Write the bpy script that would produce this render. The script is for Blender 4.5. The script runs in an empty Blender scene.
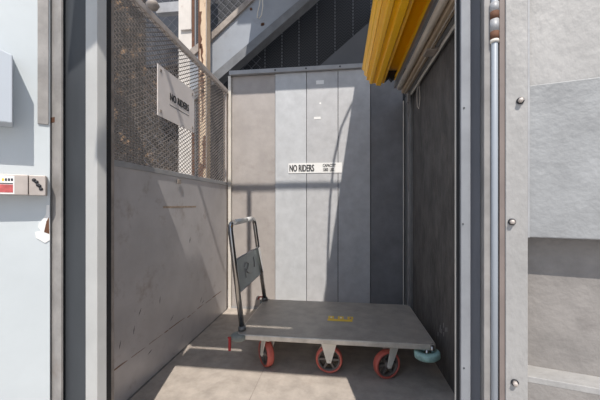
import bpy, math, random
from mathutils import Vector, Matrix
random.seed(7)
S = bpy.context.scene
C = S.collection
F = 310.0
YAW = math.radians(7.35)
CY = 205.0
# ---------------- camera
cam = bpy.data.cameras.new('camera'); co = bpy.data.objects.new('camera', cam); C.objects.link(co)
co.location = (0, 0, 1.0); co.rotation_euler = (math.pi/2, 0, YAW)
cam.sensor_width = 36.0; cam.lens = 36.0*F/600.0
cam.shift_y = 5.0/600.0
cam.clip_start = 0.02
S.camera = co
# ---------------- world, sun, exposure
w = bpy.data.worlds.new('sky'); S.world = w; w.use_nodes = True
wn = w.node_tree.nodes; wl = w.node_tree.links
bg = wn['Background']; bg.inputs['Strength'].default_value = 1.15
tc = wn.new('ShaderNodeTexCoord'); sx = wn.new('ShaderNodeSeparateXYZ'); rp = wn.new('ShaderNodeValToRGB')
wl.new(tc.outputs['Generated'], sx.inputs[0]); wl.new(sx.outputs['Z'], rp.inputs[0]); wl.new(rp.outputs[0], bg.inputs['Color'])
rp.color_ramp.elements[0].position = 0.0; rp.color_ramp.elements[0].color = (0.57, 0.59, 0.63, 1)
rp.color_ramp.elements[1].position = 0.6; rp.color_ramp.elements[1].color = (0.44, 0.55, 0.74, 1)
sd = bpy.data.lights.new('sun', 'SUN'); sd.energy = 4.3; sd.angle = math.radians(0.35); sd.color = (1.0, 0.94, 0.86)
so = bpy.data.objects.new('sun', sd); C.objects.link(so)
SUN = Vector((-0.21, 1.0, -1.45))
so.rotation_euler = SUN.to_track_quat('-Z', 'Y').to_euler()
so.location = (1, -4, 6)
vs = S.view_settings
vs.view_transform = 'Standard'; vs.look = 'None'; vs.gamma = 1.0; vs.use_curve_mapping = False
vs.exposure = 0.14

# ---------------- measuring helpers: turn a sight line into a point on a real plane
def slope(px): return math.tan(math.atan((px-300)/F)-YAW)
def dist(X, Y): return -X*math.sin(YAW)+Y*math.cos(YAW)
def onY(px, py, Y):
    X = slope(px)*Y; return Vector((X, Y, 1+(CY-py)/F*dist(X, Y)))
def onX(px, py, X):
    Y = X/slope(px); return Vector((X, Y, 1+(CY-py)/F*dist(X, Y)))
def onZ(px, py, Z):
    d = (1-Z)*F/(py-CY); m = slope(px); Y = d/(math.cos(YAW)-m*math.sin(YAW)); return Vector((m*Y, Y, Z))

# ---------------- materials
def srgb(c):
    return tuple(((v/255)/12.92 if v/255 <= 0.04045 else ((v/255+0.055)/1.055)**2.4) for v in c)
def mat(name, base, var=0.12, scale=6.0, rough=0.55, metal=0.0, bump=0.0, bscale=60.0, stain=None, stain_amt=0.0, stain_scale=3.0, stretch=(1, 1, 1), spec=0.4):
    m = bpy.data.materials.new(name); m.use_nodes = True
    n = m.node_tree.nodes; l = m.node_tree.links; b = n['Principled BSDF']
    b.inputs['Roughness'].default_value = rough; b.inputs['Metallic'].default_value = metal
    b.inputs['Specular IOR Level'].default_value = spec
    t = n.new('ShaderNodeTexCoord'); mp = n.new('ShaderNodeMapping'); mp.inputs['Scale'].default_value = stretch
    l.new(t.outputs['Object'], mp.inputs[0])
    nz = n.new('ShaderNodeTexNoise'); nz.inputs['Scale'].default_value = scale; nz.inputs['Detail'].default_value = 8; nz.inputs['Roughness'].default_value = 0.65
    l.new(mp.outputs[0], nz.inputs['Vector'])
    r = n.new('ShaderNodeValToRGB'); l.new(nz.outputs['Fac'], r.inputs[0])
    r.color_ramp.elements[0].position = 0.3; r.color_ramp.elements[1].position = 0.7
    lo = [max(0, v*(1-var)) for v in base]; hi = [min(1, v*(1+var)) for v in base]
    r.color_ramp.elements[0].color = (*lo, 1); r.color_ramp.elements[1].color = (*hi, 1)
    out = r.outputs[0]
    if stain:
        n2 = n.new('ShaderNodeTexNoise'); n2.inputs['Scale'].default_value = stain_scale; n2.inputs['Detail'].default_value = 10; n2.inputs['Roughness'].default_value = 0.75
        l.new(mp.outputs[0], n2.inputs['Vector'])
        r2 = n.new('ShaderNodeValToRGB'); r2.color_ramp.elements[0].position = 0.56; r2.color_ramp.elements[1].position = 0.7
        r2.color_ramp.elements[0].color = (0, 0, 0, 1); r2.color_ramp.elements[1].color = (stain_amt,)*3+(1,)
        l.new(n2.outputs['Fac'], r2.inputs[0])
        mx = n.new('ShaderNodeMix'); mx.data_type = 'RGBA'
        l.new(r2.outputs[0], mx.inputs['Factor']); l.new(out, mx.inputs['A']); mx.inputs['B'].default_value = (*stain, 1)
        out = mx.outputs['Result']
    l.new(out, b.inputs['Base Color'])
    if bump:
        n3 = n.new('ShaderNodeTexNoise'); n3.inputs['Scale'].default_value = bscale; n3.inputs['Detail'].default_value = 6
        l.new(mp.outputs[0], n3.inputs['Vector'])
        bp = n.new('ShaderNodeBump'); bp.inputs['Strength'].default_value = bump; bp.inputs['Distance'].default_value = 0.01
        l.new(n3.outputs['Fac'], bp.inputs['Height']); l.new(bp.outputs[0], b.inputs['Normal'])
    return m
M = {}
M['galv'] = mat('galvanised_steel', (0.38, 0.38, 0.39), 0.2, 9, 0.5, 0.15, 0.15, 40)
M['galv_mid'] = mat('weathered_galvanised_steel', (0.30, 0.285, 0.275), 0.25, 9, 0.6, 0.1, 0.2, 30, (0.25, 0.2, 0.17), 0.5, 5)
M['galv_dim'] = mat('dull_galvanised_steel', (0.26, 0.27, 0.29), 0.16, 7, 0.6, 0.1, 0.1, 30)
M['door_sheet'] = mat('mottled_galvanised_sheet', (0.385, 0.375, 0.365), 0.2, 7, 0.55, 0.1, 0.2, 90, (0.24, 0.23, 0.225), 0.5, 14, stretch=(1, 1, 0.6))
M['door_sheet_cool'] = mat('bluish_galvanised_sheet', (0.32, 0.325, 0.33), 0.22, 8, 0.55, 0.1, 0.2, 90, (0.5, 0.5, 0.5), 0.35, 12)
M['door_sheet_warm'] = mat('warm_galvanised_sheet', (0.29, 0.27, 0.255), 0.22, 8, 0.55, 0.1, 0.2, 90, (0.18, 0.16, 0.15), 0.4, 10)
M['post_paint'] = mat('pale_grey_post_paint', (0.46, 0.46, 0.45), 0.08, 5, 0.5)
M['recess'] = mat('slate_with_painted_shade', (0.045, 0.05, 0.057), 0.12, 3, 0.6, stretch=(3, 3, 0.6))  # near-black tone holds the shade of the left jamb recess
M['blue_grey'] = mat('blue_grey_paint', (0.23, 0.24, 0.27), 0.15, 3, 0.6, stretch=(3, 3, 0.6))
M['black'] = mat('black_rubber', (0.02, 0.02, 0.022), 0.2, 8, 0.6)
M['leaf'] = mat('pale_blue_white_paint', (0.56, 0.60, 0.62), 0.05, 3, 0.45)
M['box_grey'] = mat('light_grey_enamel', (0.48, 0.52, 0.57), 0.03, 3, 0.4)
M['steel'] = mat('brushed_steel', (0.52, 0.46, 0.42), 0.12, 15, 0.45, 0.25, 0.1, 60)
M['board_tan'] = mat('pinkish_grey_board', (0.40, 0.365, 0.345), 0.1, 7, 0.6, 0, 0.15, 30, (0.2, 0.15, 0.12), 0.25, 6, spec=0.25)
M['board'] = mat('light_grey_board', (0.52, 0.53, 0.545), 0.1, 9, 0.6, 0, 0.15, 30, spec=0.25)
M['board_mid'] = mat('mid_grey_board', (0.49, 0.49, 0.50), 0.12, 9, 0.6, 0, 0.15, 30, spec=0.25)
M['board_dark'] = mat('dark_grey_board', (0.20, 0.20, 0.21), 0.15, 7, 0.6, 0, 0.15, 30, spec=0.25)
M['cage_trim'] = mat('cage_frame_grey', (0.33, 0.33, 0.34), 0.12, 8, 0.5)
M['sheet'] = mat('scuffed_grey_steel_sheet', (0.50, 0.48, 0.485), 0.1, 5, 0.42, 0.2, 0.06, 25, (0.15, 0.07, 0.03), 0.45, 4.5, spec=0.5)
M['mesh'] = mat('dull_expanded_metal', (0.34, 0.30, 0.275), 0.3, 12, 0.5, 0.2, 0, 10, (0.25, 0.1, 0.04), 0.4, 4)
M['mesh_rim'] = mat('mesh_rim_steel', (0.50, 0.45, 0.42), 0.15, 14, 0.5, 0.15)
M['tan_post'] = mat('tan_painted_steel', (0.48, 0.38, 0.30), 0.12, 8, 0.6)
M['cream'] = mat('cream_strip', (0.68, 0.64, 0.58), 0.1, 8, 0.6)
M['floor'] = mat('dusty_concrete', (0.41, 0.36, 0.315), 0.2, 11, 0.8, 0, 0.12, 50, (0.3, 0.24, 0.2), 0.35, 7)
M['right'] = mat('scabbed_black_brown_rubber', (0.085, 0.078, 0.073), 0.45, 11, 0.62, 0, 0.6, 35, (0.20, 0.17, 0.15), 0.5, 9, stretch=(1, 1, 0.5))
M['yellow'] = mat('safety_yellow_paint', (1.0, 0.52, 0.002), 0.04, 4, 0.3, spec=0.4)
M['chrome'] = mat('dark_chrome', (0.45, 0.44, 0.43), 0.05, 5, 0.12, 1.0)
M['zinc'] = mat('zinc_bracket', (0.75, 0.72, 0.65), 0.12, 12, 0.35, 0.2)
M['deck'] = mat('scuffed_grey_deck', (0.36, 0.32, 0.28), 0.2, 9, 0.42, 0.1, 0.1, 40, (0.4, 0.38, 0.35), 0.3, 11)
M['deck_rim'] = mat('worn_deck_edge', (0.62, 0.58, 0.52), 0.2, 14, 0.4, 0.4)
M['bumper_grey'] = mat('grey_green_bumper', (0.25, 0.27, 0.25), 0.3, 20, 0.7)
M['red'] = mat('red_rubber', (0.40, 0.03, 0.035), 0.12, 8, 0.5)
M['tyre'] = mat('red_polyurethane_tyre', (0.55, 0.13, 0.10), 0.15, 8, 0.4)
M['hub'] = mat('dark_hub', (0.16, 0.14, 0.125), 0.2, 15, 0.5, 0.2)
M['teal'] = mat('teal_bumper', (0.36, 0.56, 0.52), 0.4, 22, 0.6)
M['plate'] = mat('hammered_grey_plate', (0.27, 0.30, 0.30), 0.1, 14, 0.4, 0.4)
M['white'] = mat('white_sign', (0.84, 0.83, 0.81), 0.04, 8, 0.5)
M['white_warm'] = mat('aged_white_sign', (0.80, 0.74, 0.71), 0.05, 9, 0.55)
M['ink'] = mat('black_ink', (0.03, 0.03, 0.035), 0.1, 8, 0.6)
M['redink'] = mat('red_ink', (0.55, 0.12, 0.12), 0.3, 40, 0.6)
M['tapeyellow'] = mat('yellow_tape', (0.85, 0.55, 0.04), 0.1, 20, 0.5)
M['purple'] = mat('faded_purple_print', (0.25, 0.15, 0.35), 0.1, 20, 0.5)
M['rust'] = mat('rust', (0.13, 0.06, 0.035), 0.35, 20, 0.8)
M['column'] = mat('dirty_white_paint', (0.66, 0.61, 0.56), 0.08, 7, 0.6, 0, 0.1, 20, (0.3, 0.16, 0.08), 0.5, 5)
M['rustpost'] = mat('peeling_cream_paint_over_rust', (0.62, 0.47, 0.33), 0.12, 9, 0.7, 0, 0.2, 30, (0.17, 0.08, 0.035), 0.95, 7, stretch=(2, 2, 0.6))
M['stringer'] = mat('grey_stair_paint', (0.30, 0.32, 0.355), 0.08, 4, 0.55, 0, 0.1, 30, (0.2, 0.16, 0.13), 0.3, 5)
M['stringer_dark'] = mat('stair_flange_grey', (0.16, 0.165, 0.175), 0.2, 9, 0.6)
M['handrail'] = mat('worn_rail_brown_grey', (0.30, 0.26, 0.23), 0.3, 12, 0.6)
M['fence_wire'] = mat('grey_fence_wire', (0.18, 0.18, 0.20), 0.1, 8, 0.5)
M['night'] = mat('dark_blue_grey_cladding', (0.05, 0.057, 0.072), 0.15, 3, 0.7)
M['triangle'] = mat('flat_dark_grey_panel', (0.115, 0.117, 0.127), 0.06, 4, 0.7)
M['brown_wall'] = mat('rusty_brown_wall', (0.028, 0.024, 0.022), 0.6, 5, 0.8, 0, 0.3, 20, (0.38, 0.24, 0.14), 0.9, 4.5)
M['rope'] = mat('pale_rope', (0.62, 0.57, 0.50), 0.1, 50, 0.9)
M['beige_tube'] = mat('beige_tube', (0.55, 0.49, 0.41), 0.12, 8, 0.4, 0.1)
M['tan_rib'] = mat('tan_ribbed_bar', (0.38, 0.29, 0.20), 0.15, 20, 0.5)
M['grey_rail'] = mat('grey_rail_metal', (0.22, 0.22, 0.22), 0.15, 10, 0.4, 0.4)
M['ground'] = mat('grey_ground', (0.38, 0.36, 0.34), 0.1, 3, 0.85)
M['walkway_grey'] = mat('walkway_underside', (0.25, 0.25, 0.25), 0.1, 3, 0.8)
# chevron-embossed dark cladding
mc = bpy.data.materials.new('black_chevron_cladding'); mc.use_nodes = True; M['chevron'] = mc
n = mc.node_tree.nodes; l = mc.node_tree.links; b = n['Principled BSDF']; b.inputs['Roughness'].default_value = 0.65
t = n.new('ShaderNodeTexCoord'); sp = n.new('ShaderNodeSeparateXYZ'); l.new(t.outputs['Object'], sp.inputs[0])
def mnode(op, a, bv=None):
    k = n.new('ShaderNodeMath'); k.operation = op
    for i, v in enumerate((a, bv)):
        if v is None: continue
        if isinstance(v, (int, float)): k.inputs[i].default_value = v
        else: l.new(v, k.inputs[i])
    return k.outputs[0]
pp = mnode('PINGPONG', mnode('ADD', sp.outputs['X'], 10.0), 0.05)
tri = mnode('FRACT', mnode('DIVIDE', mnode('ADD', sp.outputs['Z'], pp), 0.034))
st = mnode('GREATER_THAN', tri, 0.5)
mx = n.new('ShaderNodeMix'); mx.data_type = 'RGBA'; l.new(st, mx.inputs['Factor'])
mx.inputs['A'].default_value = (0.016, 0.017, 0.020, 1); mx.inputs['B'].default_value = (0.040, 0.041, 0.046, 1)
l.new(mx.outputs['Result'], b.inputs['Base Color'])

# ---------------- mesh helpers
class MB:
    def __init__(s): s.v = []; s.f = []; s.sm = []
    def add(s, vs, fs, smooth=False):
        o = len(s.v); s.v += [tuple(v) for v in vs]
        for f in fs: s.f.append([i+o for i in f]); s.sm.append(smooth)
        return s
    def box(s, x0, x1, y0, y1, z0, z1):
        return s.prism([(x0, y0), (x1, y0), (x1, y1), (x0, y1)], z0, z1)
    def prism(s, poly, z0, z1):
        n = len(poly)
        a = sum(poly[i][0]*poly[(i+1) % n][1]-poly[(i+1) % n][0]*poly[i][1] for i in range(n))
        if a < 0: poly = poly[::-1]
        return s.add([(p[0], p[1], z0) for p in poly]+[(p[0], p[1], z1) for p in poly],
                     [list(range(n))[::-1], list(range(n, 2*n))]+[[i, (i+1) % n, n+(i+1) % n, n+i] for i in range(n)])
    def ext(s, poly, vec):
        # polygon of 3-D points pushed along vec
        n = len(poly); vec = Vector(vec); P = [Vector(p) for p in poly]
        nrm = Vector((0, 0, 0))
        for i in range(n): nrm += P[i].cross(P[(i+1) % n])
        if nrm.dot(vec) < 0: P = P[::-1]
        return s.add(P+[p+vec for p in P], [list(range(n))[::-1], list(range(n, 2*n))]+[[i, (i+1) % n, n+(i+1) % n, n+i] for i in range(n)])
    def tube(s, pts, r, seg=12, cap=True):
        P = [Vector(p) for p in pts]; rings = []; up = None
        for i, p in enumerate(P):
            d = (P[min(i+1, len(P)-1)]-P[max(i-1, 0)]).normalized()
            if up is None:
                up = Vector((0, 0, 1)) if abs(d.z) < 0.9 else Vector((1, 0, 0))
            a = (up-d*up.dot(d)).normalized(); up = a; c = d.cross(a)
            rr = r[i] if isinstance(r, (list, tuple)) else r
            rings.append([p+(a*math.cos(q)+c*math.sin(q))*rr for q in [2*math.pi*k/seg for k in range(seg)]])
        o = len(s.v)
        for g in rings: s.v += [tuple(q) for q in g]
        for i in range(len(rings)-1):
            for k in range(seg):
                k2 = (k+1) % seg
                s.f.append([o+i*seg+k, o+i*seg+k2, o+(i+1)*seg+k2, o+(i+1)*seg+k]); s.sm.append(True)
        if cap:
            s.f.append([o+k for k in range(seg)][::-1]); s.sm.append(False)
            s.f.append([o+(len(rings)-1)*seg+k for k in range(seg)]); s.sm.append(False)
        return s
    def lathe(s, prof, seg=32, mtx=None, closed=False):
        # profile of (radius, height) about local z
        mtx = mtx or Matrix(); o = len(s.v); n = len(prof)
        for r, h in prof:
            for k in range(seg):
                q = 2*math.pi*k/seg; s.v.append(tuple(mtx @ Vector((r*math.cos(q), r*math.sin(q), h))))
        for i in range(n if closed else n-1):
            j = (i+1) % n
            for k in range(seg):
                k2 = (k+1) % seg
                s.f.append([o+i*seg+k, o+i*seg+k2, o+j*seg+k2, o+j*seg+k]); s.sm.append(True)
        return s
    def build(s, name, m, parent=None, bevel=0, loc=None):
        me = bpy.data.meshes.new(name); me.from_pydata(s.v, [], s.f); me.update()
        for i, p in enumerate(me.polygons): p.use_smooth = s.sm[i]
        me.materials.append(m)
        o = bpy.data.objects.new(name, me); C.objects.link(o)
        if parent is not None:
            o.parent = parent; o.matrix_parent_inverse = Matrix.Identity(4)
            if parent.location.length > 0 or parent.rotation_euler.z != 0: pass
        if bevel:
            b = o.modifiers.new('bevel', 'BEVEL'); b.width = bevel; b.segments = 2; b.limit_method = 'ANGLE'
        return o
def tag(o, label=None, cat=None, group=None, kind=None):
    if label: o['label'] = label
    if cat: o['category'] = cat
    if group: o['group'] = group
    if kind: o['kind'] = kind
    return o
def empty(name, loc=(0, 0, 0), rz=0):
    o = bpy.data.objects.new(name, None); C.objects.link(o); o.location = loc; o.rotation_euler = (0, 0, rz); o.empty_display_size = 0.05
    return o
def struct(o): o['kind'] = 'structure'; return o
def ribbon(mb, p, q, wv):
    p = Vector(p); q = Vector(q); d = (q-p).normalized()
    nn = d.cross(Vector(wv)).normalized()
    return p, q, nn
def text(body, size, m, parent, origin, right, up, name='lettering', sx=1.0, bold=0.0, align='LEFT', lift=0.0015, thick=0.0006):
    cu = bpy.data.curves.new('txt', 'FONT'); cu.body = body; cu.size = size; cu.extrude = thick;  cu.align_x = align; cu.resolution_u = 3
    to = bpy.data.objects.new('txt', cu); C.objects.link(to)
    dg = bpy.context.evaluated_depsgraph_get(); me = bpy.data.meshes.new_from_object(to.evaluated_get(dg))
    bpy.data.objects.remove(to)
    R = Vector(right).normalized(); U = Vector(up).normalized(); N = R.cross(U)
    V = []; Fc = []
    for n_, (dx, dy) in enumerate(((-bold, 0), (bold, 0), (0, bold*0.6), (0, -bold*0.6)) if bold else ((0, 0),)):
        o_ = len(V)
        for v in me.vertices:
            c = v.co; V.append(Vector(origin)+R*(c.x*sx+dx)+U*(c.y+dy)+N*(c.z+lift+n_*0.00012))
        Fc += [[i+o_ for i in p.vertices] for p in me.polygons]
    me = bpy.data.meshes.new(name); me.from_pydata(V, [], Fc); me.update(); me.materials.append(m)
    o = bpy.data.objects.new(name, me); C.objects.link(o); o.parent = parent
    return o

XL = -1.077; XR = 0.60; YB = 2.90
# ---------------- ground and hoist floor
struct(MB().box(-7, 7, -6, 8, -0.5, -0.06).build('ground', M['ground']))
fl = struct(MB().box(XL-0.05, XR+0.06, 0.30, YB+0.05, -0.055, 0).build('floor', M['floor']))
for px0 in (275,):
    a = onZ(275, 345, 0); b2 = onZ(250, 400, 0)
    struct(MB().box(a.x-0.002, a.x+0.002, 0.5, 2.85, 0, 0.0008).build('floor_seam', M['handrail'], fl))

# ---------------- back wall of the cage: vertical boards
wb = struct(empty('wall_back', (0, 0, 0)))
ztop = 2.28
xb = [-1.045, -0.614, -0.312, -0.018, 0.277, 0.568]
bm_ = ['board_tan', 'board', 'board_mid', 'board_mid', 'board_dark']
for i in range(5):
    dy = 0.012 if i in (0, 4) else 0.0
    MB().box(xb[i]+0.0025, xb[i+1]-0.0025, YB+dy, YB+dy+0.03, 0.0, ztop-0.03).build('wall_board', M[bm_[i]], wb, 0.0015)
MB().box(XL, XR+0.03, YB+0.045, YB+0.06, 0.0, ztop-0.01).build('backing_sheet', M['black'], wb)
MB().box(-1.06, 0.60, YB-0.03, YB+0.042, ztop-0.028, ztop+0.012).build('top_rail', M['cage_trim'], wb, 0.003)
MB().box(-1.075, -1.0475, YB-0.012, YB+0.03, 0, ztop-0.03).build('edge_strip', M['cream'], wb, 0.002)
MB().box(xb[0], xb[5], YB-0.004, YB-0.0005, 0.0, 0.02).build('floor_strip', M['cage_trim'], wb)
for px in (275, 306, 340, 372):
    p = onY(px, 73, YB-0.035)
    MB().lathe([(0.0, 0), (0.007, 0), (0.007, 0.005), (0, 0.006)], 10, Matrix.Translation((p.x, YB-0.03, ztop-0.008)) @ Matrix.Rotation(math.pi/2, 4, 'X')).build('screw', M['black'], wb)

# ---------------- left wall: solid lower sheet and expanded mesh above
wlft = struct(empty('wall_left', (0, 0, 0)))
zs = 1.2; zt = 2.09; y0 = 1.10
MB().box(XL-0.006, XL, y0, YB-0.03, 0.0, zs).build('steel_sheet', M['sheet'], wlft)
MB().box(XL-0.012, XL+0.006, y0, YB-0.03, zs-0.012, zs+0.018).build('seam_rail', M['cage_trim'], wlft, 0.002)
MB().box(XL-0.02, XL+0.012, y0, YB-0.03, zt-0.018, zt+0.018).build('top_rail', M['mesh_rim'], wlft, 0.003)
MB().box(XL-0.03, XL+0.0, YB-0.05, YB-0.018, 0, zt+0.02).build('corner_post', M['tan_post'], wlft, 0.003)
MB().box(XL-0.004, XL+0.006, YB-0.075, YB-0.055, zs, zt-0.02).build('mesh_edge_strip', M['mesh_rim'], wlft)
MB().box(XL-0.0, XL+0.004, y0, YB-0.03, 0.0, 0.008).build('floor_angle', M['grey_rail'], wlft)
ms = MB(); hh = 0.0135; kk = 0.024; hw = 0.0027
nrow = int((zt-zs-0.02)/hh); ncol = int((YB-0.05-y0)/kk)
for r in range(nrow):
    for k in range(ncol):
        a = 0.5*hh*(1 if (k+r) % 2 else -1); b3 = -a
        ya = y0+k*kk; yb = ya+kk; za = zs+0.02+r*hh+hh/2+a*0.96; zb = zs+0.02+r*hh+hh/2+b3*0.96
        d = Vector((0, yb-ya, zb-za)).normalized(); nn = Vector((0, -d.z, d.y))*hw
        x = XL-0.001
        p = Vector((x, ya, za)); q = Vector((x, yb, zb))
        ms.add([p-nn, q-nn, q+nn, p+nn], [[0, 1, 2, 3]])
mo = ms.build('expanded_mesh', M['mesh'], wlft); sl = mo.modifiers.new('s', 'SOLIDIFY'); sl.thickness = 0.0012
# scratches and clips
pc = onX(175, 207, XL)
MB().box(XL, XL+0.0008, pc.y-0.14, pc.y+0.3, pc.z-0.006, pc.z+0.006).build('rust_streak', mat('orange_scuff', (0.40, 0.31, 0.24), 0.35, 30, 0.7), wlft)
scr = mat('brown_scrape', (0.22, 0.13, 0.09), 0.4, 30, 0.7); random.seed(11)
yy = 1.35
while yy < 2.75:
    ln = random.uniform(0.03, 0.2); zz_ = 0.205+random.uniform(-0.006, 0.006); hz_ = random.uniform(0.001, 0.004)
    MB().ext([(XL, yy, zz_-hz_), (XL, yy+ln, zz_-hz_*0.3), (XL, yy+ln, zz_+hz_*0.5), (XL, yy+ln*0.5, zz_+hz_*1.4), (XL, yy, zz_+hz_)], (0.0006, 0, 0)).build('scrape', scr, wlft); yy += ln+random.uniform(0.005, 0.06)
for px, py, a_ in ((201, 300, 0.9), (203, 302, 0.5), (134, 330, 1.35), (120, 345, 1.3), (150, 352, 0.3), (140, 312, 1.0), (190, 240, 1.2), (160, 300, 1.4), (172, 318, 0.6)):
    p = onX(px, py, XL); d = Vector((0, math.cos(a_), math.sin(a_)))*0.022; w_ = Vector((0, -math.sin(a_), math.cos(a_)))*0.0035
    MB().ext([p-d, p+w_, p+d, p-w_*0.6], (0.0006, 0, 0)).build('scuff', M['ink'], wlft)
p = onX(178, 181, XL)
MB().box(XL+0.006, XL+0.013, p.y-0.02, p.y+0.02, p.z-0.02, p.z+0.01).build('clip', M['handrail'], wlft, 0.002)

# ---------------- right wall
wr = struct(empty('wall_right', (0, 0, 0)))
MB().box(XR, XR+0.03, 0.95, YB+0.03, 0, 1.97).build('rubber_lining', M['right'], wr)
MB().box(XR-0.022, XR, 2.66, YB-0.01, 0, 1.96).build('guide_channel', M['grey_rail'], wr, 0.002)
MB().box(XR-0.034, XR-0.022, 2.70, 2.715, 0, 1.93).build('guide_lip', M['galv_mid'], wr)
MB().box(XR-0.040, XR-0.034, 2.86, 2.88, 0, 1.93).build('guide_edge', M['cream'], wr)
random.seed(3)
for k in range(9):
    p = onX(random.uniform(438, 447), random.uniform(324, 336), XR)
    MB().box(XR-0.001, XR, p.y-0.004, p.y+0.004, p.z-0.012, p.z+0.012).build('scrape', M['galv_mid'], wr)

# ---------------- facade frame (turned 16 degrees from the cage)
O = Vector((0.25, 0.70, 0)); D = Vector((0.964, -0.267, 0)).normalized(); NO = Vector((-0.267, -0.964, 0)).normalized()
def fp(s, o): q = O+D*s+NO*o; return (q.x, q.y)
def fs(px, o=0.0):
    m = slope(px); q = O+NO*o   # (q.x+s*D.x) = m*(q.y+s*D.y)
    return (m*q.y-q.x)/(D.x-m*D.y)
def fbox(mb, s0, s1, o0, o1, z0, z1): return mb.prism([fp(s0, o0), fp(s1, o0), fp(s1, o1), fp(s0, o1)], z0, z1)
def fz(px, py, o=0.0):
    x, y = fp(fs(px, o), o); return 1+(CY-py)/F*dist(x, y)
ZF = 2.02
# left jamb
lj = struct(empty('trim_1', (0, 0, 0)))
sL = fs(97, 0)
fbox(MB(), fs(85.5, 0), sL, 0, -0.036, 0, ZF).build('post', M['post_paint'], lj, 0.0015)
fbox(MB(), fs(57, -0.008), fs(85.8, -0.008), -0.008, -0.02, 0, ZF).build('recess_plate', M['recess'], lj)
fbox(MB(), sL-0.06, fs(109, -0.065), -0.053, -0.075, 0, ZF).build('seal', M['black'], lj, 0.002)
fbox(MB(), sL-0.07, fs(112, -0.09), -0.077, -0.10, 0, ZF).build('seal_backer', M['handrail'], lj, 0.002)
x_, y_ = fp(fs(112, -0.10), -0.10)
MB().prism([(x_, y_), (x_-0.01, y_), (XL-0.006, y0), (XL, y0+0.01)], 0, ZF).build('return_sheet', M['galv_dim'], lj)
fbox(MB(), fs(50, 0.012), fs(61, 0.012), 0.004, 0.012, 0, ZF).build('edge_flange', M['galv_mid'], lj, 0.001)

for (px, py, ww, h2) in ((52.5, 120, 0.014, 0.01),):
    s = fs(px, 0.012); z = fz(px, py, 0.012)
    fbox(MB(), s-ww, s+ww, 0.0121, 0.0128, z-h2, z+h2).build('rust_spot', M['rust'], lj)
s = fs(84, -0.04); z = fz(84, 82, 0)
# right jamb
rj = struct(empty('trim_2', (0, 0, 0)))
fbox(MB(), fs(456.5, -0.06), fs(462, -0.045), -0.062, -0.085, 0, ZF).build('seal', M['black'], rj, 0.001)
fbox(MB(), fs(455.3, -0.07), fs(456.6, -0.07), -0.07, -0.09, 0, ZF).build('seal_lip', M['cream'], rj)
fbox(MB(), fs(461, -0.03), fs(470.5, -0.03), -0.03, -0.062, 0, ZF).build('flange', M['galv_dim'], rj, 0.001)
fbox(MB(), fs(470.5, -0.03), fs(484, -0.055), -0.055, -0.062, 0, ZF).build('recess_plate', M['blue_grey'], rj)
fbox(MB(), fs(484, 0), fs(491, 0), -0.055, 0, 0, ZF).build('strip', M['galv_mid'], rj, 0.001)
fbox(MB(), fs(491, 0)+0.0005, fs(506, 0), -0.03, -0.008, 0, ZF).build('hinge_channel', M['galv_mid'], rj)
fbox(MB(), fs(499.5, 0), fs(505, 0), -0.0079, 0.001, 0, ZF).build('hinge_lip', mat('brown_grey_lip', (0.22, 0.18, 0.165), 0.15, 9, 0.6), rj)
p = fp(fs(463.5, -0.03), -0.03)
for px, py in ((464, 108), (464, 368), (463, 224)):
    z = fz(px, py, -0.03); s = fs(px, -0.03)
    fbox(MB(), s-0.0014, s+0.0014, -0.031, -0.0285, z-0.0014, z+0.0014).build('rivet', M['ink'], rj)
# hinge rod
hr = empty('hinge_rod', (*fp(fs(494.5, 0.002), 0.002), 0)); hx, hy = 0, 0
MB().tube([(0, 0, 0.0), (0, 0, ZF)], 0.0062, 14).build('rod', mat('blue_grey_rod', (0.34, 0.37, 0.41), 0.08, 4, 0.5, 0.1), hr)
for y0_, y1_, mm in ((12, 20, 'rust'), (20, 32, 'galv'), (32, 40, 'rust'), (40, 43, 'cream'), (3, 12, 'galv')):
    za = fz(494.5, y1_, 0.002); zb = fz(494.5, y0_, 0.002)
    MB().tube([(0, 0, za), (0, 0, zb)], 0.0082, 16).build('collar', M[mm], hr)
tag(hr, 'slim vertical blue-grey hinge rod with rusty collars between cage jamb and right door', 'hinge')
# right door
dr = struct(empty('door_1', (0, 0, 0)))
sa = fs(505.5, 0.004); sb = fs(528, 0.004); sc = 1.6
fbox(MB(), sa, sb, -0.03, 0.004, 0, ZF+0.1).build('stile', M['door_sheet'], dr, 0.0015)
z1 = fz(565, 81, 0.004); z2 = fz(565, 239, 0.004); z3 = fz(540, 370, -0.05)
def edgez(py, o=0.004): return fz(528, py, o)
zl1 = edgez(85); zl2 = edgez(237.5); zl3 = edgez(377)
fbox(MB(), sb, sc, -0.03, -0.004, zl1, ZF+0.1).build('upper_sheet', M['door_sheet'], dr, 0.001)
fbox(MB(), sb, sc, -0.03, 0.0005, zl2, zl1).build('middle_sheet', M['door_sheet_cool'], dr, 0.002)
fbox(MB(), sb, sc, -0.07, -0.052, zl3-0.1, zl2+0.03).build('recessed_sheet', M['door_sheet_warm'], dr)
fbox(MB(), sb, sc, -0.052, 0.0005, zl3-0.012, zl3).build('ledge', M['door_sheet'], dr, 0.001)
fbox(MB(), sb, sc, -0.03, 0.0, 0, zl3-0.012).build('lower_sheet', M['door_sheet_warm'], dr)
fbox(MB(), sb, sb+0.003, 0.0005, 0.003, zl2, ZF+0.1).build('stile_edge', M['galv'], dr)
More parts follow.
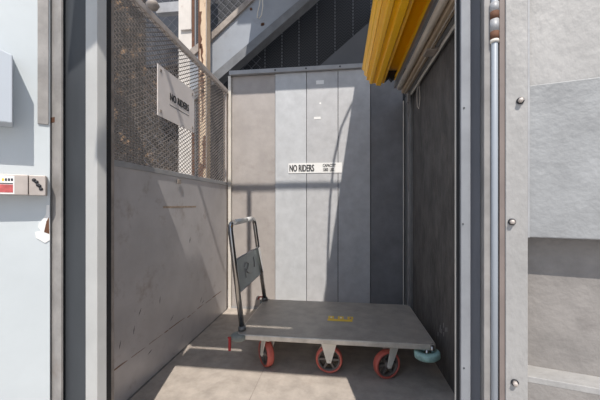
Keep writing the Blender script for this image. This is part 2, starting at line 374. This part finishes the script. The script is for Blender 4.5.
for px, py in ((521, 100), (512.5, 222), (515.5, 384)):
    s = fs(px, 0.01); z = fz(px, py, 0.01); x, y = fp(s, 0.004)
    R = Matrix.Translation((x, y, z)) @ Matrix(((D.x, 0, NO.x, 0), (D.y, 0, NO.y, 0), (0, 1, 0, 0), (0, 0, 0, 1)))
    MB().lathe([(0, -0.0005), (0.0068, -0.0005), (0.0068, 0.0022), (0, 0.0022)], 20, R).build('washer', M['ink'], dr); bo = MB(); bo.lathe([(0.0, 0), (0.0048, 0), (0.0048, 0.008), (0.004, 0.0092), (0.0, 0.0095)], 6, R); bo.build('bolt', M['steel'], dr)

# ---------------- left door leaf, swung outwards
A = Vector((*fp(fs(50, 0.022), 0.022), 0)); L = Vector((-0.755, -0.656, 0)).normalized(); LN = Vector((0.656, -0.755, 0)).normalized()
def lp(t, o): q = A+L*t+LN*o; return (q.x, q.y)
def lt(px, o=0.0):
    m = slope(px); q = A+LN*o; return (m*q.y-q.x)/(L.x-m*L.y)
def lz(px, py, o=0.0):
    x, y = lp(lt(px, o), o); return 1+(CY-py)/F*dist(x, y)
def lbox(mb, t0, t1, o0, o1, z0, z1): return mb.prism([lp(t0, o0), lp(t1, o0), lp(t1, o1), lp(t0, o1)], z0, z1)
dl = struct(empty('door_2', (0, 0, 0)))
lbox(MB(), 0.0, 0.9, -0.04, 0.0, 0, ZF+0.1).build('leaf', M['leaf'], dl, 0.0015)
lbox(MB(), lt(48.5, 0.006), lt(37.5, 0.006), 0.0002, 0.006, lz(43, 124, 0.006), ZF).build('upper_flange', M['galv_mid'], dl, 0.001)
# control box
cb = empty('control_box', (0, 0, 0))
o_ = 0.085; ta = lt(12.5, o_); tb = ta+0.14
za, zb = lz(12.5, 123, o_), lz(12.5, 55, o_)
t0_ = lt(13.2, 0.001)
hv = [Vector((*lp(t, o), z)) for (t, o, z) in ((t0_, 0.001, za), (ta, o_, za), (ta, o_, zb), (t0_, 0.001, zb+0.02), (tb, 0.001, za), (tb, o_, za), (tb, o_, zb+0.05), (tb, 0.001, zb+0.07))]
MB().add(hv, [[0, 1, 2, 3], [7, 6, 5, 4], [0, 4, 5, 1], [1, 5, 6, 2], [2, 6, 7, 3], [3, 7, 4, 0]]).build('housing', M['box_grey'], cb, 0.003)

tag(cb, 'pale grey enamel box fixed high on the open left door', 'box')
# latch bar
lb = empty('door_latch', (0, 0, 0))
o_ = 0.06; ta = lt(45.5, o_); tm = lt(28, o_)
za, zb = lz(30, 195, o_), lz(30, 175, o_)
lbox(MB(), tm, 0.45, 0.001, o_, za, zb).build('bar', M['steel'], lb, 0.002)
lbox(MB(), ta, tm-0.0015, 0.001, o_-0.004, za-0.001, zb).build('end_plate', M['steel'], lb, 0.002)
for px, py in ((34, 180), (38, 185), (41, 189), (36.5, 182), (39.5, 186)):
    t_ = lt(px, o_-0.004); z = lz(px, py, o_-0.004); x, y = lp(t_, o_-0.004)
    R = Matrix.Translation((x, y, z)) @ Matrix(((-L.x, 0, LN.x, 0), (-L.y, 0, LN.y, 0), (0, 1, 0, 0), (0, 0, 0, 1)))
    MB().lathe([(0.0, 0), (0.006, 0), (0.006, 0.002), (0, 0.003)], 12, R).build('keyhole', M['ink'], lb)
lbox(MB(), lt(14.5, o_), lt(-2, o_), o_, o_+0.0008, lz(10, 194, o_), lz(10, 175.5, o_)).build('sticker', M['white'], lb)
lbox(MB(), lt(13, o_), lt(-2, o_), o_+0.0008, o_+0.0014, lz(10, 192.5, o_), lz(10, 184.5, o_)).build('red_band', M['redink'], lb)
lbox(MB(), lt(13, o_), lt(-2, o_), o_+0.0008, o_+0.0012, lz(10, 184, o_), lz(10, 183, o_)).build('black_line', M['ink'], lb)
for px in (3, 6, 9, 12):
    lbox(MB(), lt(px+1, o_), lt(px-1, o_), o_+0.0008, o_+0.0012, lz(px, 181, o_), lz(px, 178.3, o_)).build('black_mark', M['ink'] if px != 3 else M['tapeyellow'], lb)
tag(lb, 'brushed steel latch bar with red and white sticker across the left door', 'latch')
# torn tape
tp = MB(); pts = [(46.5, 205), (49.5, 205), (49.8, 240), (45, 243), (40, 240), (36, 238), (35, 232), (41, 231), (38, 227), (39, 223), (43, 219), (46, 214)]
P3 = []
for px, py in pts: 
    x, y = lp(lt(px, 0.003), 0.003); P3.append(Vector((x, y, lz(px, py, 0.003))))
to = tp.ext(P3, -LN*0.002).build('torn_tape', M['white'])
MB().ext([Vector((*lp(lt(a, 0.004), 0.004), lz(a, b, 0.004))) for a, b in ((46.5, 221), (49, 217), (49.3, 234), (44, 232))], -LN*0.0008).build('rust_patch', M['rust'], to)
tag(to, 'torn white tape peeling beside rust below the latch on the left door', 'tape')

# ---------------- walkway overhead (out of the frame, planks added and cut to shape the cage shade)
def uv(u0, u1, v0, v1, z=3.6):
    y_a = v0-z/1.45; y_b = v1-z/1.45; x_a = u0+0.1448*z; x_b = u1+0.1448*z
    return (x_a, x_b, y_a, y_b)
cl = struct(empty('unseen_walkway', (0, 0, 0)))
def slab(u0, u1, v0, v1, z=3.6, name='shade_plank'):
    a = uv(u0, u1, v0, v1, z); MB().box(*a, z, z+0.03).build(name, M['walkway_grey'], cl)
slab(-1.04, 1.0, 1.81, 2.035)
slab(-0.33, 1.0, 2.03, 2.10)
slab(-1.05, 1.0, 2.075, 2.30)
slab(-1.25, -1.05, 2.10, 2.30)
slab(-0.165, 0.75, 2.70, 4.35)
slab(-1.165, 0.015, 2.30, 2.70)
slab(0.17, 1.0, 2.30, 2.70)
slab(-1.165, 1.0, 2.60, 2.71)
a = uv(0, 0, 2.3, 2.62)
zz = 3.6; sh = 0.1448*zz
MB().prism([(0.10+sh, 2.62-zz/1.45), (0.186+sh, 2.29-zz/1.45), (0.19+sh, 2.62-zz/1.45)], zz, zz+0.03).build('shade_infill', M['walkway_grey'], cl)  # added piece, trims the sunlit patch on the cart deck
slab(-1.43, 1.2, 4.34, 5.6)
slab(-1.6, 2.5, 5.5, 8.2, 6.0)  # added higher plank, keeps sun off the cladding behind
# railing of the walkway
yr = 0.24; zr = (3.715-yr)*1.45; zd = 3.6
MB().tube([(-0.72, yr, zr), (1.2, yr, zr)], 0.022, 10).build('walkway_handrail', M['walkway_grey'], cl)
xpost = -0.87+0.21*(YB-yr)
MB().tube([(xpost, yr, zd-0.3), (xpost, yr, zr)], 0.022, 10).build('walkway_post', M['walkway_grey'], cl)
MB().tube([(-1.0+0.1448*zd-0.6, 3.06-zd/1.45-0.0, zd), (-1.12+0.1448*zd, 3.06-zd/1.45, zd)], 0.02, 8).build('walkway_tie', M['walkway_grey'], cl)
tw = 1.85; cpts = [(357, 96), (350, 108), (341, 128), (334, 160), (330, 200), (328, 250), (327, 300)]
cpp = [onY(a, b, YB)-SUN*tw for a, b in cpts]
MB().tube(cpp, 0.011, 8).build('hanging_cable', M['walkway_grey'], cl)

# ---------------- yellow raised gate
yg = empty('safety_gate', (0, 0, 0))
YE = 2.58; Y0g = 0.66
cc = onY(386, 52, YE)
slats = [[(362.3, 66), (362.0, 69.5), (364.2, 71.5), (364.0, 75), (366.5, 77)], [(366.7, 77.5), (366.4, 80), (369.2, 80.8), (369.4, 83.6), (372.2, 84.2)], [(372.6, 83.6), (375.5, 83.2), (376, 85.6), (380.5, 86), (381.6, 83.4)],
         [(381.9, 83), (384, 83.6), (386.4, 76.5), (385.8, 73)], [(386.3, 72.4), (391.5, 71), (396.5, 70.5), (398, 71.8)], [(393.8, 80.5), (395.2, 80), (398.2, 72.5), (401.2, 71.6), (404, 66)]]
for seg in slats:
    P = [onY(a, b, YE) for a, b in seg]
    inner = [p+(cc-p).normalized()*0.014 for p in P][::-1]
    for p in P+inner: p.y = YE
    MB().ext(P+inner, (0, -(YE-Y0g), 0)).build('slat', M['yellow'], yg, 0.0015)
P = [onY(a, b, YE-0.01) for a, b in ((386.6, 73), (398, 72.4), (394.2, 79.5), (391, 82.5), (388.5, 79), (384.6, 83))]
for p in P: p.y = YE-0.004
MB().ext(P, (0, -0.05, 0)).build('end_fitting', M['black'], yg, 0.001)
P = [onY(a, b, YE-0.02) for a, b in ((367, 67), (371, 76), (380, 79), (388, 72), (396, 66), (400, 62), (386, 54))]
for p in P: p.y = YE-0.02
MB().ext(P, (0, -(YE-0.02-Y0g), 0)).build('core', M['yellow'], yg)
tag(yg, 'bright yellow slatted safety gate raised overhead near the right wall', 'gate')

# guide track on the right
gt = empty('gate_track', (0, 0, 0))
def rail(x, z, hw_, hz, m, name, ya=0.95, yb=2.62): return MB().box(x-hw_, x+hw_, ya, yb, z-hz, z+hz).build(name, m, gt, min(hw_, hz)*0.4)
MB().tube([(0.475, 0.95, 1.945), (0.475, 2.58, 1.945)], 0.021, 14).build('round_tube', M['beige_tube'], gt)
rail(0.445, 1.975, 0.008, 0.02, M['grey_rail'], 'flat_bar')
rail(0.508, 1.93, 0.010, 0.02, M['tan_rib'], 'ribbed_bar')
rail(0.522, 1.925, 0.0035, 0.02, M['beige_tube'], 'rib')
rail(0.534, 1.925, 0.0035, 0.018, M['tan_rib'], 'rib')
rail(0.558, 1.925, 0.012, 0.012, M['grey_rail'], 'channel', 0.95, 2.7)
rail(0.574, 1.915, 0.003, 0.018, M['cream'], 'channel_lip', 0.95, 2.7)
rail(0.588, 1.925, 0.010, 0.014, M['grey_rail'], 'channel', 0.95, 2.7)
rail(0.54, 1.955, 0.05, 0.008, M['grey_rail'], 'carrier', 0.95, 2.6)
MB().box(0.50, 0.565, 1.88, 1.97, 1.90, 1.96).build('bracket', M['handrail'], gt, 0.004)
MB().box(0.545, 0.565, 2.62, 2.65, 1.84, 1.94).build('end_hook', M['galv_mid'], gt, 0.003)
tag(gt, 'beige tube and grey channel track running along the top of the right wall', 'track')
# cord
cd = MB(); cx, cy_ = 0.565, 2.36
zt_ = 1.905; zb_ = 1.70
loop = [(cx, cy_-0.03, zt_)]+[(cx+0.004, cy_-0.02+0.010*math.sin(k*0.9)-0.015*math.sin(math.pi*k/8), zt_-(zt_-zb_)*k/8) for k in range(1, 9)]
loop += [(cx, cy_+0.006+0.022*math.sin(math.pi*k/8), zb_+(zt_-zb_)*k/8) for k in range(1, 9)]
cdo = cd.tube(loop, 0.0022, 6).build('hanging_cord', M['rope']); tag(cdo, 'thin pale cord looped down from the overhead track by the right wall', 'cord')

# ---------------- signs
def sign(name, label, c, right, up, w_, h_, m, t_=0.004):
    o = empty(name, (0, 0, 0)); R = Vector(right); U = Vector(up); N = R.cross(U)
    P = [c-R*w_/2-U*h_/2, c+R*w_/2-U*h_/2, c+R*w_/2+U*h_/2, c-R*w_/2+U*h_/2]
    MB().ext(P, N*t_).build('board', m, o); tag(o, label, 'sign'); return o, N
a = onY(288.5, 168, YB-0.004); b2 = onY(342, 168, YB-0.004)
c = Vector(((a.x+b2.x)/2, YB-0.0005, 1+(CY-168)/F*dist(-0.22, YB)))
sw = b2.x-a.x
s1, N = sign('capacity_sign', 'long narrow white NO RIDERS capacity sign on the back boards', c, (1, 0, 0), (0, 0, 1), sw, 0.094, M['white'])
text('NO RIDERS', 0.088, M['ink'], s1, c+Vector((-sw/2+0.008, -0.004, -0.03)), (1, 0, 0), (0, 0, 1), sx=0.53, bold=0.0022)
text('CAPACITY', 0.041, M['ink'], s1, c+Vector((sw/2-0.178, -0.004, 0.008)), (1, 0, 0), (0, 0, 1), sx=0.62, bold=0.0009)
text('1000  LBS.', 0.041, M['ink'], s1, c+Vector((sw/2-0.178, -0.004, -0.031)), (1, 0, 0), (0, 0, 1), sx=0.62, bold=0.0009)
# sign on the mesh
pts = [onX(157.5, 62, XL+0.01), onX(194, 93, XL+0.01), onX(194, 132, XL+0.01), onX(157.5, 116, XL+0.01)]
ya_, yb_ = pts[0].y, pts[1].y; zc = (pts[0].z+pts[1].z+pts[2].z+pts[3].z)/4; hgt = ((pts[0].z-pts[3].z)+(pts[1].z-pts[2].z))/2
c = Vector((XL+0.008, (ya_+yb_)/2, zc)); w2 = yb_-ya_
s2, N = sign('mesh_sign', 'square aged white NO RIDERS sign wired to the left mesh panel', c, (0, 1, 0), (0, 0, 1), w2, hgt, M['white_warm'])
text('NO RIDERS', 0.066, M['ink'], s2, c+Vector((0.004, -w2*0.22, -0.02)), (0, 1, 0), (0, 0, 1), sx=0.74, bold=0.002)
MB().box(XL+0.012, XL+0.0128, c.y-w2*0.22, c.y+w2*0.32, zc-0.052, zc-0.048).build('underline', M['ink'], s2)
for a_, b_ in ((-1, -1), (1, -1), (1, 1), (-1, 1)):
    MB().box(XL+0.012, XL+0.015, c.y+a_*(w2/2-0.03)-0.009, c.y+a_*(w2/2-0.03)+0.009, zc+b_*(hgt/2-0.03)-0.009, zc+b_*(hgt/2-0.03)+0.009).build('fastener', M['handrail'], s2)
# little stickers on back boards
for (px, py, w_, h_, lab) in ((320, 82.3, 0.072, 0.036, 'small white blank sticker near the top of the back boards'), (317.3, 118, 0.062, 0.022, 'tiny white sticker midway between the top edge and the capacity sign'), (320.3, 103.3, 0.016, 0.016, 'white dot of tape between two stickers on the back boards')):
    p = onY(px, py, YB-0.001)
    tag(MB().box(p.x-w_/2, p.x+w_/2, YB-0.002, YB-0.0003, p.z-h_/2, p.z+h_/2).build('sticker', M['white']), lab, 'sticker')

# ---------------- platform cart
ct = empty('platform_cart', (-0.04, 2.125, 0))
def local(mb):
    mb.v = [(x+0.04, y-2.125, z) for x, y, z in mb.v]; return mb
zdk = 0.235; cx0, cx1, cyf, cyb = -0.612, 0.527, 1.78, 2.47
r_ = 0.03; poly = []
for (qx, qy, a0) in ((cx1-r_, cyb-r_, 0), (cx0+r_, cyb-r_, 90), (cx0+r_, cyf+r_, 180), (cx1-r_, cyf+r_, 270)):
    for k in range(6): an = math.radians(a0+k*18); poly.append((qx+r_*math.cos(an), qy+r_*math.sin(an)))
local(MB().prism(poly, zdk-0.034, zdk-0.004)).build('edge_frame', M['deck_rim'], ct, 0.004)
cxm, cym = (cx0+cx1)/2, (cyf+cyb)/2
poly2 = [(cxm+(x-cxm)*0.985, cym+(y-cym)*0.98) for x, y in poly]
local(MB().prism(poly2, zdk-0.0045, zdk)).build('deck', M['deck'], ct, 0.0015)
for (x, y) in ((cx0+0.012, cyf+0.012), (cx0+0.012, cyb-0.012)):
    mb = MB(); mb.lathe([(0, -0.017), (0.04, -0.017), (0.046, -0.01), (0.046, 0.012), (0.04, 0.017), (0, 0.017)], 20, Matrix.Translation((x, y, zdk-0.022))); local(mb).build('corner_bumper', M['bumper_grey'], ct)
mb = MB(); mb.lathe([(0.03, -0.016), (0.058, -0.02), (0.068, -0.012), (0.068, 0.012), (0.058, 0.02), (0.03, 0.016)], 28, Matrix.Translation((0.478, 1.792, zdk-0.060)) @ Matrix.Rotation(math.radians(-5), 4, 'Y'), True)
tb_ = local(mb).build('bumper_wheel', M['teal'], ct); tb_['label'] = 'teal rubber bumper wheel'
local(MB().tube([(0.478, 1.792, zdk-0.095), (0.478, 1.792, zdk-0.03)], 0.012, 12)).build('bumper_axle', M['chrome'], ct)
local(MB().tube([(0.500, 1.771, zdk-0.045), (0.500, 1.771, zdk-0.005)], 0.011, 12)).build('bumper_bolt', M['chrome'], ct)
# red strap at left
p = onZ(231, 350, 0.0)
local(MB().box(-0.664, -0.650, 1.785, 1.800, 0.125, 0.205)).build('red_strap', M['red'], ct, 0.002)
local(MB().box(-0.668, -0.60, 1.785, 1.800, 0.200, 0.207)).build('strap_tab', M['red'], ct, 0.002)
# yellow sticker on the deck
a = onZ(327.5, 320, zdk); b2 = onZ(352, 317, zdk)
local(MB().box(a.x, b2.x, a.y-0.012, a.y+0.024, zdk, zdk+0.0008)).build('tape_bar', M['tapeyellow'], ct)
for k in range(3):
    x = a.x+0.012+k*(b2.x-a.x-0.035)/2
    local(MB().box(x-0.008, x+0.030, a.y+0.030, a.y+0.078, zdk, zdk+0.0008)).build('tape_mark', M['tapeyellow'], ct)
    local(MB().box(x+0.006, x+0.018, a.y+0.040, a.y+0.060, zdk+0.0008, zdk+0.0012)).build('print_mark', M['white'] if k < 2 else M['purple'], ct)
# handle
def bend(p0, p1, p2, r, n=6):
    a_ = (p0-p1).normalized(); b_ = (p2-p1).normalized(); out = []
    for k in range(n+1):
        t_ = k/n; s = p1+a_*r*(1-t_)**2+b_*r*t_**2; out.append(s)
    return out
F0 = Vector((-0.592, 1.835, zdk)); F1 = Vector((-0.682, 1.86, 0.885)); B1 = Vector((-0.675, 2.385, 0.895)); B0 = Vector((-0.595, 2.425, zdk))
pth = [F0]+bend(F0, F1, B1, 0.06)+bend(F1, B1, B0, 0.06)+[B0]
hd = local(MB().tube(pth, 0.0165, 16)).build('handle', M['chrome'], ct)
g0 = F1.lerp(B1, 0.16); g1 = F1.lerp(B1, 0.60); 
local(MB().tube([g0, g1], 0.0185, 14)).build('handle_sleeve', mat('pale_sleeve', (0.7, 0.7, 0.68), 0.05, 9, 0.4), hd)
g2 = F1.lerp(B1, 0.63); g3 = F1.lerp(B1, 0.86)
local(MB().tube([g2, g3], 0.0185, 14)).build('handle_sleeve', mat('pale_grey_sleeve', (0.6, 0.6, 0.6), 0.05, 9, 0.4), hd)
for q in (F0, B0):
    local(MB().tube([q, q+Vector((-0.004, 0, 0.025))], 0.024, 14)).build('handle_socket', M['grey_rail'], hd)
local(MB().tube([B0+Vector((-0.06, 0, 0.006)), B0+Vector((-0.045, 0, 0.028)), B0+Vector((-0.01, 0, 0.03))], 0.006, 8)).build('latch_lever', M['red'], hd)
def on_leg(z, a_, b_): t_ = (z-a_.z)/(b_.z-a_.z); return a_.lerp(b_, t_)
q0 = on_leg(0.655, F0, F1); q1 = on_leg(0.665, B0, B1); q2 = on_leg(0.46, B0, B1); q3 = on_leg(0.455, F0, F1)
nx = Vector((0.0, 0, 0))
pl = local(MB().ext([q0, q1, q2, q3], (0.004, 0, 0))).build('handle_plate', M['plate'], hd)
local(MB().tube([q0, q1], 0.006, 8)).build('plate_edge', M['galv'], pl)
local(MB().tube([q3, q2], 0.006, 8)).build('plate_edge', M['galv'], pl)
local(MB().ext([q1+Vector((0.017, -0.05, 0)), q1+Vector((0.017, 0.0, 0)), q2+Vector((0.017, 0.0, 0)), q2+Vector((0.017, -0.02, 0.02))], (0.002, 0, 0))).build('pale_strip', M['white'], pl)
def onplate(u, v_): return q0.lerp(q1, u).lerp(q3.lerp(q2, u), v_)+Vector((0.006, 0, 0))
for curve in ([(0.28, 0.35), (0.36, 0.25), (0.45, 0.32), (0.42, 0.45), (0.33, 0.5), (0.40, 0.62), (0.50, 0.68)], [(0.30, 0.4), (0.31, 0.55), (0.30, 0.72)], [(0.70, 0.22), (0.71, 0.45), (0.68, 0.58)]):
    local(MB().tube([onplate(*c_) for c_ in curve], 0.0035, 6)).build('embossed_mark', M['galv_mid'], pl)
# casters
def caster(x, y, rz, kind, lean=0):
    e = bpy.data.objects.new('caster', None); C.objects.link(e); e.parent = ct; e.location = (x+0.04, y-2.125, 0); e.rotation_euler = (0, 0, rz); e.empty_display_size = 0.03
    R0 = 0.08; off = 0.035 if kind == 'swivel' else 0
    mtx = Matrix.Translation((off, 0, R0)) @ Matrix.Rotation(math.pi/2, 4, 'X')
    mb = MB(); mb.lathe([(R0-0.014, -0.021), (R0-0.004, -0.021), (R0, -0.013), (R0, 0.013), (R0-0.004, 0.021), (R0-0.014, 0.021)], 40, mtx, True); mb.build('tyre', M['tyre'], e)
    mb = MB(); mb.lathe([(R0-0.022, -0.017), (R0-0.0145, -0.018), (R0-0.0145, 0.018), (R0-0.022, 0.017)], 36, mtx, True)
    mb.lathe([(0, -0.022), (0.02, -0.022), (0.02, 0.022), (0, 0.022)], 20, mtx)
    for k in range(6):
        an = k*math.pi/3; d = Vector((math.cos(an), 0, math.sin(an))); pr_ = Vector((-d.z, 0, d.x))
        c0 = Vector((off, 0, R0)); P = [c0+d*0.018-pr_*0.007, c0+d*0.060-pr_*0.0055, c0+d*0.060+pr_*0.0055, c0+d*0.018+pr_*0.007]
        mb.ext([p+Vector((0, -0.012, 0)) for p in P], (0, 0.024, 0))
    mb.build('rim', M['hub'], e)
    zt2 = zdk-0.036
    mb = MB(); mb.box(-0.05, 0.05, -0.042, 0.042, zt2-0.006, zt2); mb.build('top_plate', M['zinc'], e, 0.001)
    if kind == 'swivel':
        mb = MB(); mb.lathe([(0, 0), (0.03, 0), (0.034, 0.008), (0.03, 0.016), (0, 0.016)], 20, Matrix.Translation((0, 0, zt2-0.023))); mb.build('swivel_bearing', M['zinc'], e)
    mb = MB()
    wt = 0.048 if kind == 'fixed' else 0.03
    for sy in (-1, 1):
        ya = 0.029*sy; P = [Vector((-wt, ya, zt2-0.007)), Vector((wt, ya, zt2-0.007)), Vector((off+0.016, ya, R0+0.0)), Vector((off+0.011, ya, R0-0.013)), Vector((off-0.011, ya, R0-0.013)), Vector((off-0.016, ya, R0))]
        mb.ext(P, (0, 0.004*sy, 0))
    mb.build('fork', M['zinc'], e, 0.001)
    mb = MB(); mb.tube([(off, -0.037, R0), (off, 0.037, R0)], 0.008, 10); mb.build('axle_bolt', M['zinc'], e)
    return e
caster(-0.435, 1.86, math.radians(127), 'swivel')
caster(-0.065, 1.865, 0, 'fixed')
caster(0.30, 1.862, math.radians(205), 'swivel')
caster(-0.43, 2.37, math.radians(200), 'swivel')
caster(-0.055, 2.37, 0, 'fixed')
caster(0.30, 2.37, math.radians(160), 'swivel')
tag(ct, 'grey platform cart with chrome push handle and red caster wheels on cage floor', 'cart')

# ---------------- background beyond the cage
struct(MB().box(-6.5, -1.3, 5.2, 5.3, -0.06, 5.5).build('wall_far', M['brown_wall']))
def poly_at(pts, Y, th, name, m, parent=None, bevel=0):
    P = [onY(a, b, Y) for a, b in pts]
    for p in P: p.y = Y
    return MB().ext(P, (0, th, 0)).build(name, m, parent, bevel)
# dark cladding
cw = struct(empty('wall_cladding', (0, 0, 0)))
xa = onY(196, 0, 3.75).x
MB().box(xa, 2.6, 3.75, 3.80, -0.06, 4.6).build('cladding_sheet', M['chevron'], cw)
for px in (265, 282, 299, 317, 335, 353, 371):
    x = onY(px, 40, 3.748).x
    mb = MB()
    for k in range(60): mb.box(x-0.004, x+0.004, 3.742, 3.75, 1.9+k*0.04, 1.9+k*0.04+0.022)
    mb.build('riveted_seam', M['galv_dim'], cw)
tri_ = poly_at([(318, 74), (318, 67), (366, 25), (392, 2), (445, -30), (445, 74)], 3.55, 0.03, 'gusset_panel', M['triangle'])
tag(tri_, 'plain dark grey sloping panel behind the yellow gate above the back boards', 'panel')
# stair
stt = empty('staircase', (0, 0, 0))
poly_at([(190, 56), (260, -6), (330, -66), (360, -66), (306, -2), (216, 75), (196, 92), (190, 96)], 3.40, 0.03, 'stringer', M['stringer'], stt)
poly_at([(190, 92), (213, 73.5), (306, -6), (350, -44), (354, -41), (312, -2), (217, 81), (193, 101)], 3.36, 0.14, 'lower_flange', M['stringer_dark'], stt, 0.003)
poly_at([(190, 49), (206, 37), (254, -8), (300, -50), (304, -47), (259, -6), (209, 42), (190, 58)], 3.37, 0.08, 'upper_flange', M['handrail'], stt, 0.003)
for px, py in ((263, 24), (251, 9), (262, 24.5)):
    p = onY(px, py, 3.395); MB().box(p.x-0.012, p.x+0.012, 3.39, 3.40, p.z-0.012, p.z+0.012).build('bolt', M['rust'], stt)
for k in range(7):
    px = 214+k*16; py = 63-k*13.6+8; p = onY(px, py, 3.5)
    MB().box(p.x-0.12, p.x+0.16, 3.432, 3.54, p.z+0.02, p.z+0.04).build('tread', M['stringer_dark'], stt)
tag(stt, 'grey steel stair stringer slanting up behind the cage', 'staircase')
# chain-link fence
def chain(name, label, x0, x1, z0, z1, Y, sz=0.055, group=None):
    o = empty(name, (0, 0, 0)); mb = MB(); w3 = 0.0017
    nx_ = int((x1-x0)/sz); nz_ = int((z1-z0)/sz)
    for i in range(nx_):
        for j in range(nz_):
            X0 = x0+i*sz; Z0 = z0+j*sz; s_ = 1 if (i+j) % 2 else -1
            a = Vector((X0, Y, Z0 if s_ > 0 else Z0+sz)); b = Vector((X0+sz, Y, Z0+sz if s_ > 0 else Z0))
            d = (b-a).normalized(); nn = Vector((-d.z, 0, d.x))*w3; t2 = Vector((0, 0.004, 0))
            mb.add([a-nn, b-nn, b+nn, a+nn, a-nn+t2, b-nn+t2, b+nn+t2, a+nn+t2], [[0, 1, 2, 3], [7, 6, 5, 4], [0, 4, 5, 1], [3, 2, 6, 7]])
    mb.build('wire_mesh', M['fence_wire'], o)
    MB().tube([(x0, Y, z1), (x1, Y, z1)], 0.02, 8).build('top_bar', M['galv'], o)
    tag(o, label, 'fence', group); return o
pa = onY(136, 0, 4.4); pb = onY(181, 60, 4.4)
chain('chain_link_fence', 'chain-link fence left of the white column, seen above the mesh', onY(144, 0, 4.4).x, pb.x, 1.6, 4.2, 4.4, 0.09)
struct(MB().box(onY(146, 0, 4.5).x, pb.x+0.02, 4.5, 4.55, onY(160, 60, 4.5).z-0.1, 4.6).build('wall_upper', M['night']))
pa = onY(203, 0, 3.62); pb = onY(255, 0, 3.62)
chain('chain_link_fence', 'chain-link fence above the stair between the rusty post and stringer', pa.x, pb.x+0.1, 2.55, 4.0, 3.65, 0.055)
# horizontal beam
p0 = onY(156, 3, 4.1); p1 = onY(181, 11, 4.1)
bb = MB().box(p0.x, p1.x+0.02, 4.1, 4.2, p1.z, p0.z).build('crossbeam', M['galv'], None, 0.005); tag(bb, 'short light grey crossbeam at the top joining the white column', 'beam')
p0 = onY(155, 6, 4.0)
hb = MB().lathe([(0, -0.06), (0.06, -0.05), (0.09, 0), (0.06, 0.05), (0, 0.06)], 16, Matrix.Translation((p0.x-0.02, 3.98, p0.z))).build('lamp_housing', M['handrail']); tag(hb, 'round dark fitting at the left end of the light crossbeam', 'fitting')
# white I column
def vpost(name, px0, px1, Y, depth, m, label, cat):
    xa, xb_ = slope(px0)*Y, slope(px1)*Y
    o = MB().box(xa, xb_, Y, Y+depth, -0.06, 4.2).build(name, m, None, 0.006); return tag(o, label, cat) if label else o
col_ = empty('steel_column', (0, 0, 0))
Yc = 3.95; xa, xb_ = slope(178.5)*Yc, slope(192.5)*Yc
MB().box(xa, xb_, Yc, Yc+0.02, -0.06, 4.2).build('flange', M['column'], col_, 0.002)
MB().box((xa+xb_)/2-0.01, (xa+xb_)/2+0.01, Yc+0.0205, Yc+0.18, -0.06, 4.2).build('web', M['column'], col_)
MB().box(xa, xb_, Yc+0.1805, Yc+0.2, -0.06, 4.2).build('flange', M['column'], col_, 0.002)
z = onY(185, 31, Yc).z
MB().box(xa+0.04, xb_-0.005, Yc-0.03, Yc-0.0005, z, 4.2).build('cover_plate', M['column'], col_, 0.006)
tag(col_, 'dirty white steel column standing behind the left mesh wall', 'column')
vpost('pipe', 191.5, 194.5, 3.85, 0.04, M['rust'], 'thin rusty pipe directly right of the white column', 'pipe')
pp_ = MB().tube([(slope(196.3)*3.8, 3.8, -0.06), (slope(196.3)*3.8, 3.8, 4.2)], 0.02, 12).build('pipe', M['stringer_dark']); tag(pp_, 'dark grey pipe running between the white column and the rusty post', 'pipe')
vpost('rusty_post', 198.5, 206.8, 3.2, 0.10, M['rustpost'], 'cream post with peeling rusty paint in front of the stair', 'post')
rp_ = bpy.data.objects['rusty_post']; random.seed(5)
xw0, xw1 = slope(198.5)*3.2, slope(206.8)*3.2
for z0_, z1_, a_, b_ in ((1.9, 2.25, 0.35, 0.62), (2.22, 2.42, 0.25, 0.6), (2.40, 2.75, 0.3, 0.55), (2.7, 3.1, 0.0, 0.35), (1.4, 1.75, 0.5, 0.95), (1.2, 1.45, 0.1, 0.6)):
    zs_ = [z0_+(z1_-z0_)*k/8 for k in range(9)]
    P = [Vector((xw0+(xw1-xw0)*max(0, a_+random.uniform(-.1, .1)), 3.1995, z)) for z in zs_]+[Vector((xw0+(xw1-xw0)*min(1, b_+random.uniform(-.12, .12)), 3.1995, z)) for z in zs_[::-1]]
    MB().ext(P, (0, -0.002, 0)).build('rust_patch', M['rust'], rp_)
MB().box(xw0-0.001, xw0+0.012, 3.1965, 3.1995, 0, 4.2).build('rusty_edge', M['rust'], rp_)
MB().box(xw1-0.010, xw1+0.001, 3.1965, 3.1995, 0, 4.2).build('rusty_edge', M['handrail'], rp_)
# rope on the stringer
rc = [onY(a, b, 3.33) for a, b in ((261, -8), (259.5, 5), (257.5, 13), (257.3, 17.5), (259.5, 18.5), (261.5, 15), (262.8, 6), (262, -8))]
ro = MB().tube(rc, 0.0055, 8).build('rope_loop', M['rope']); tag(ro, 'pale rope loop hanging over the grey stair stringer', 'rope')
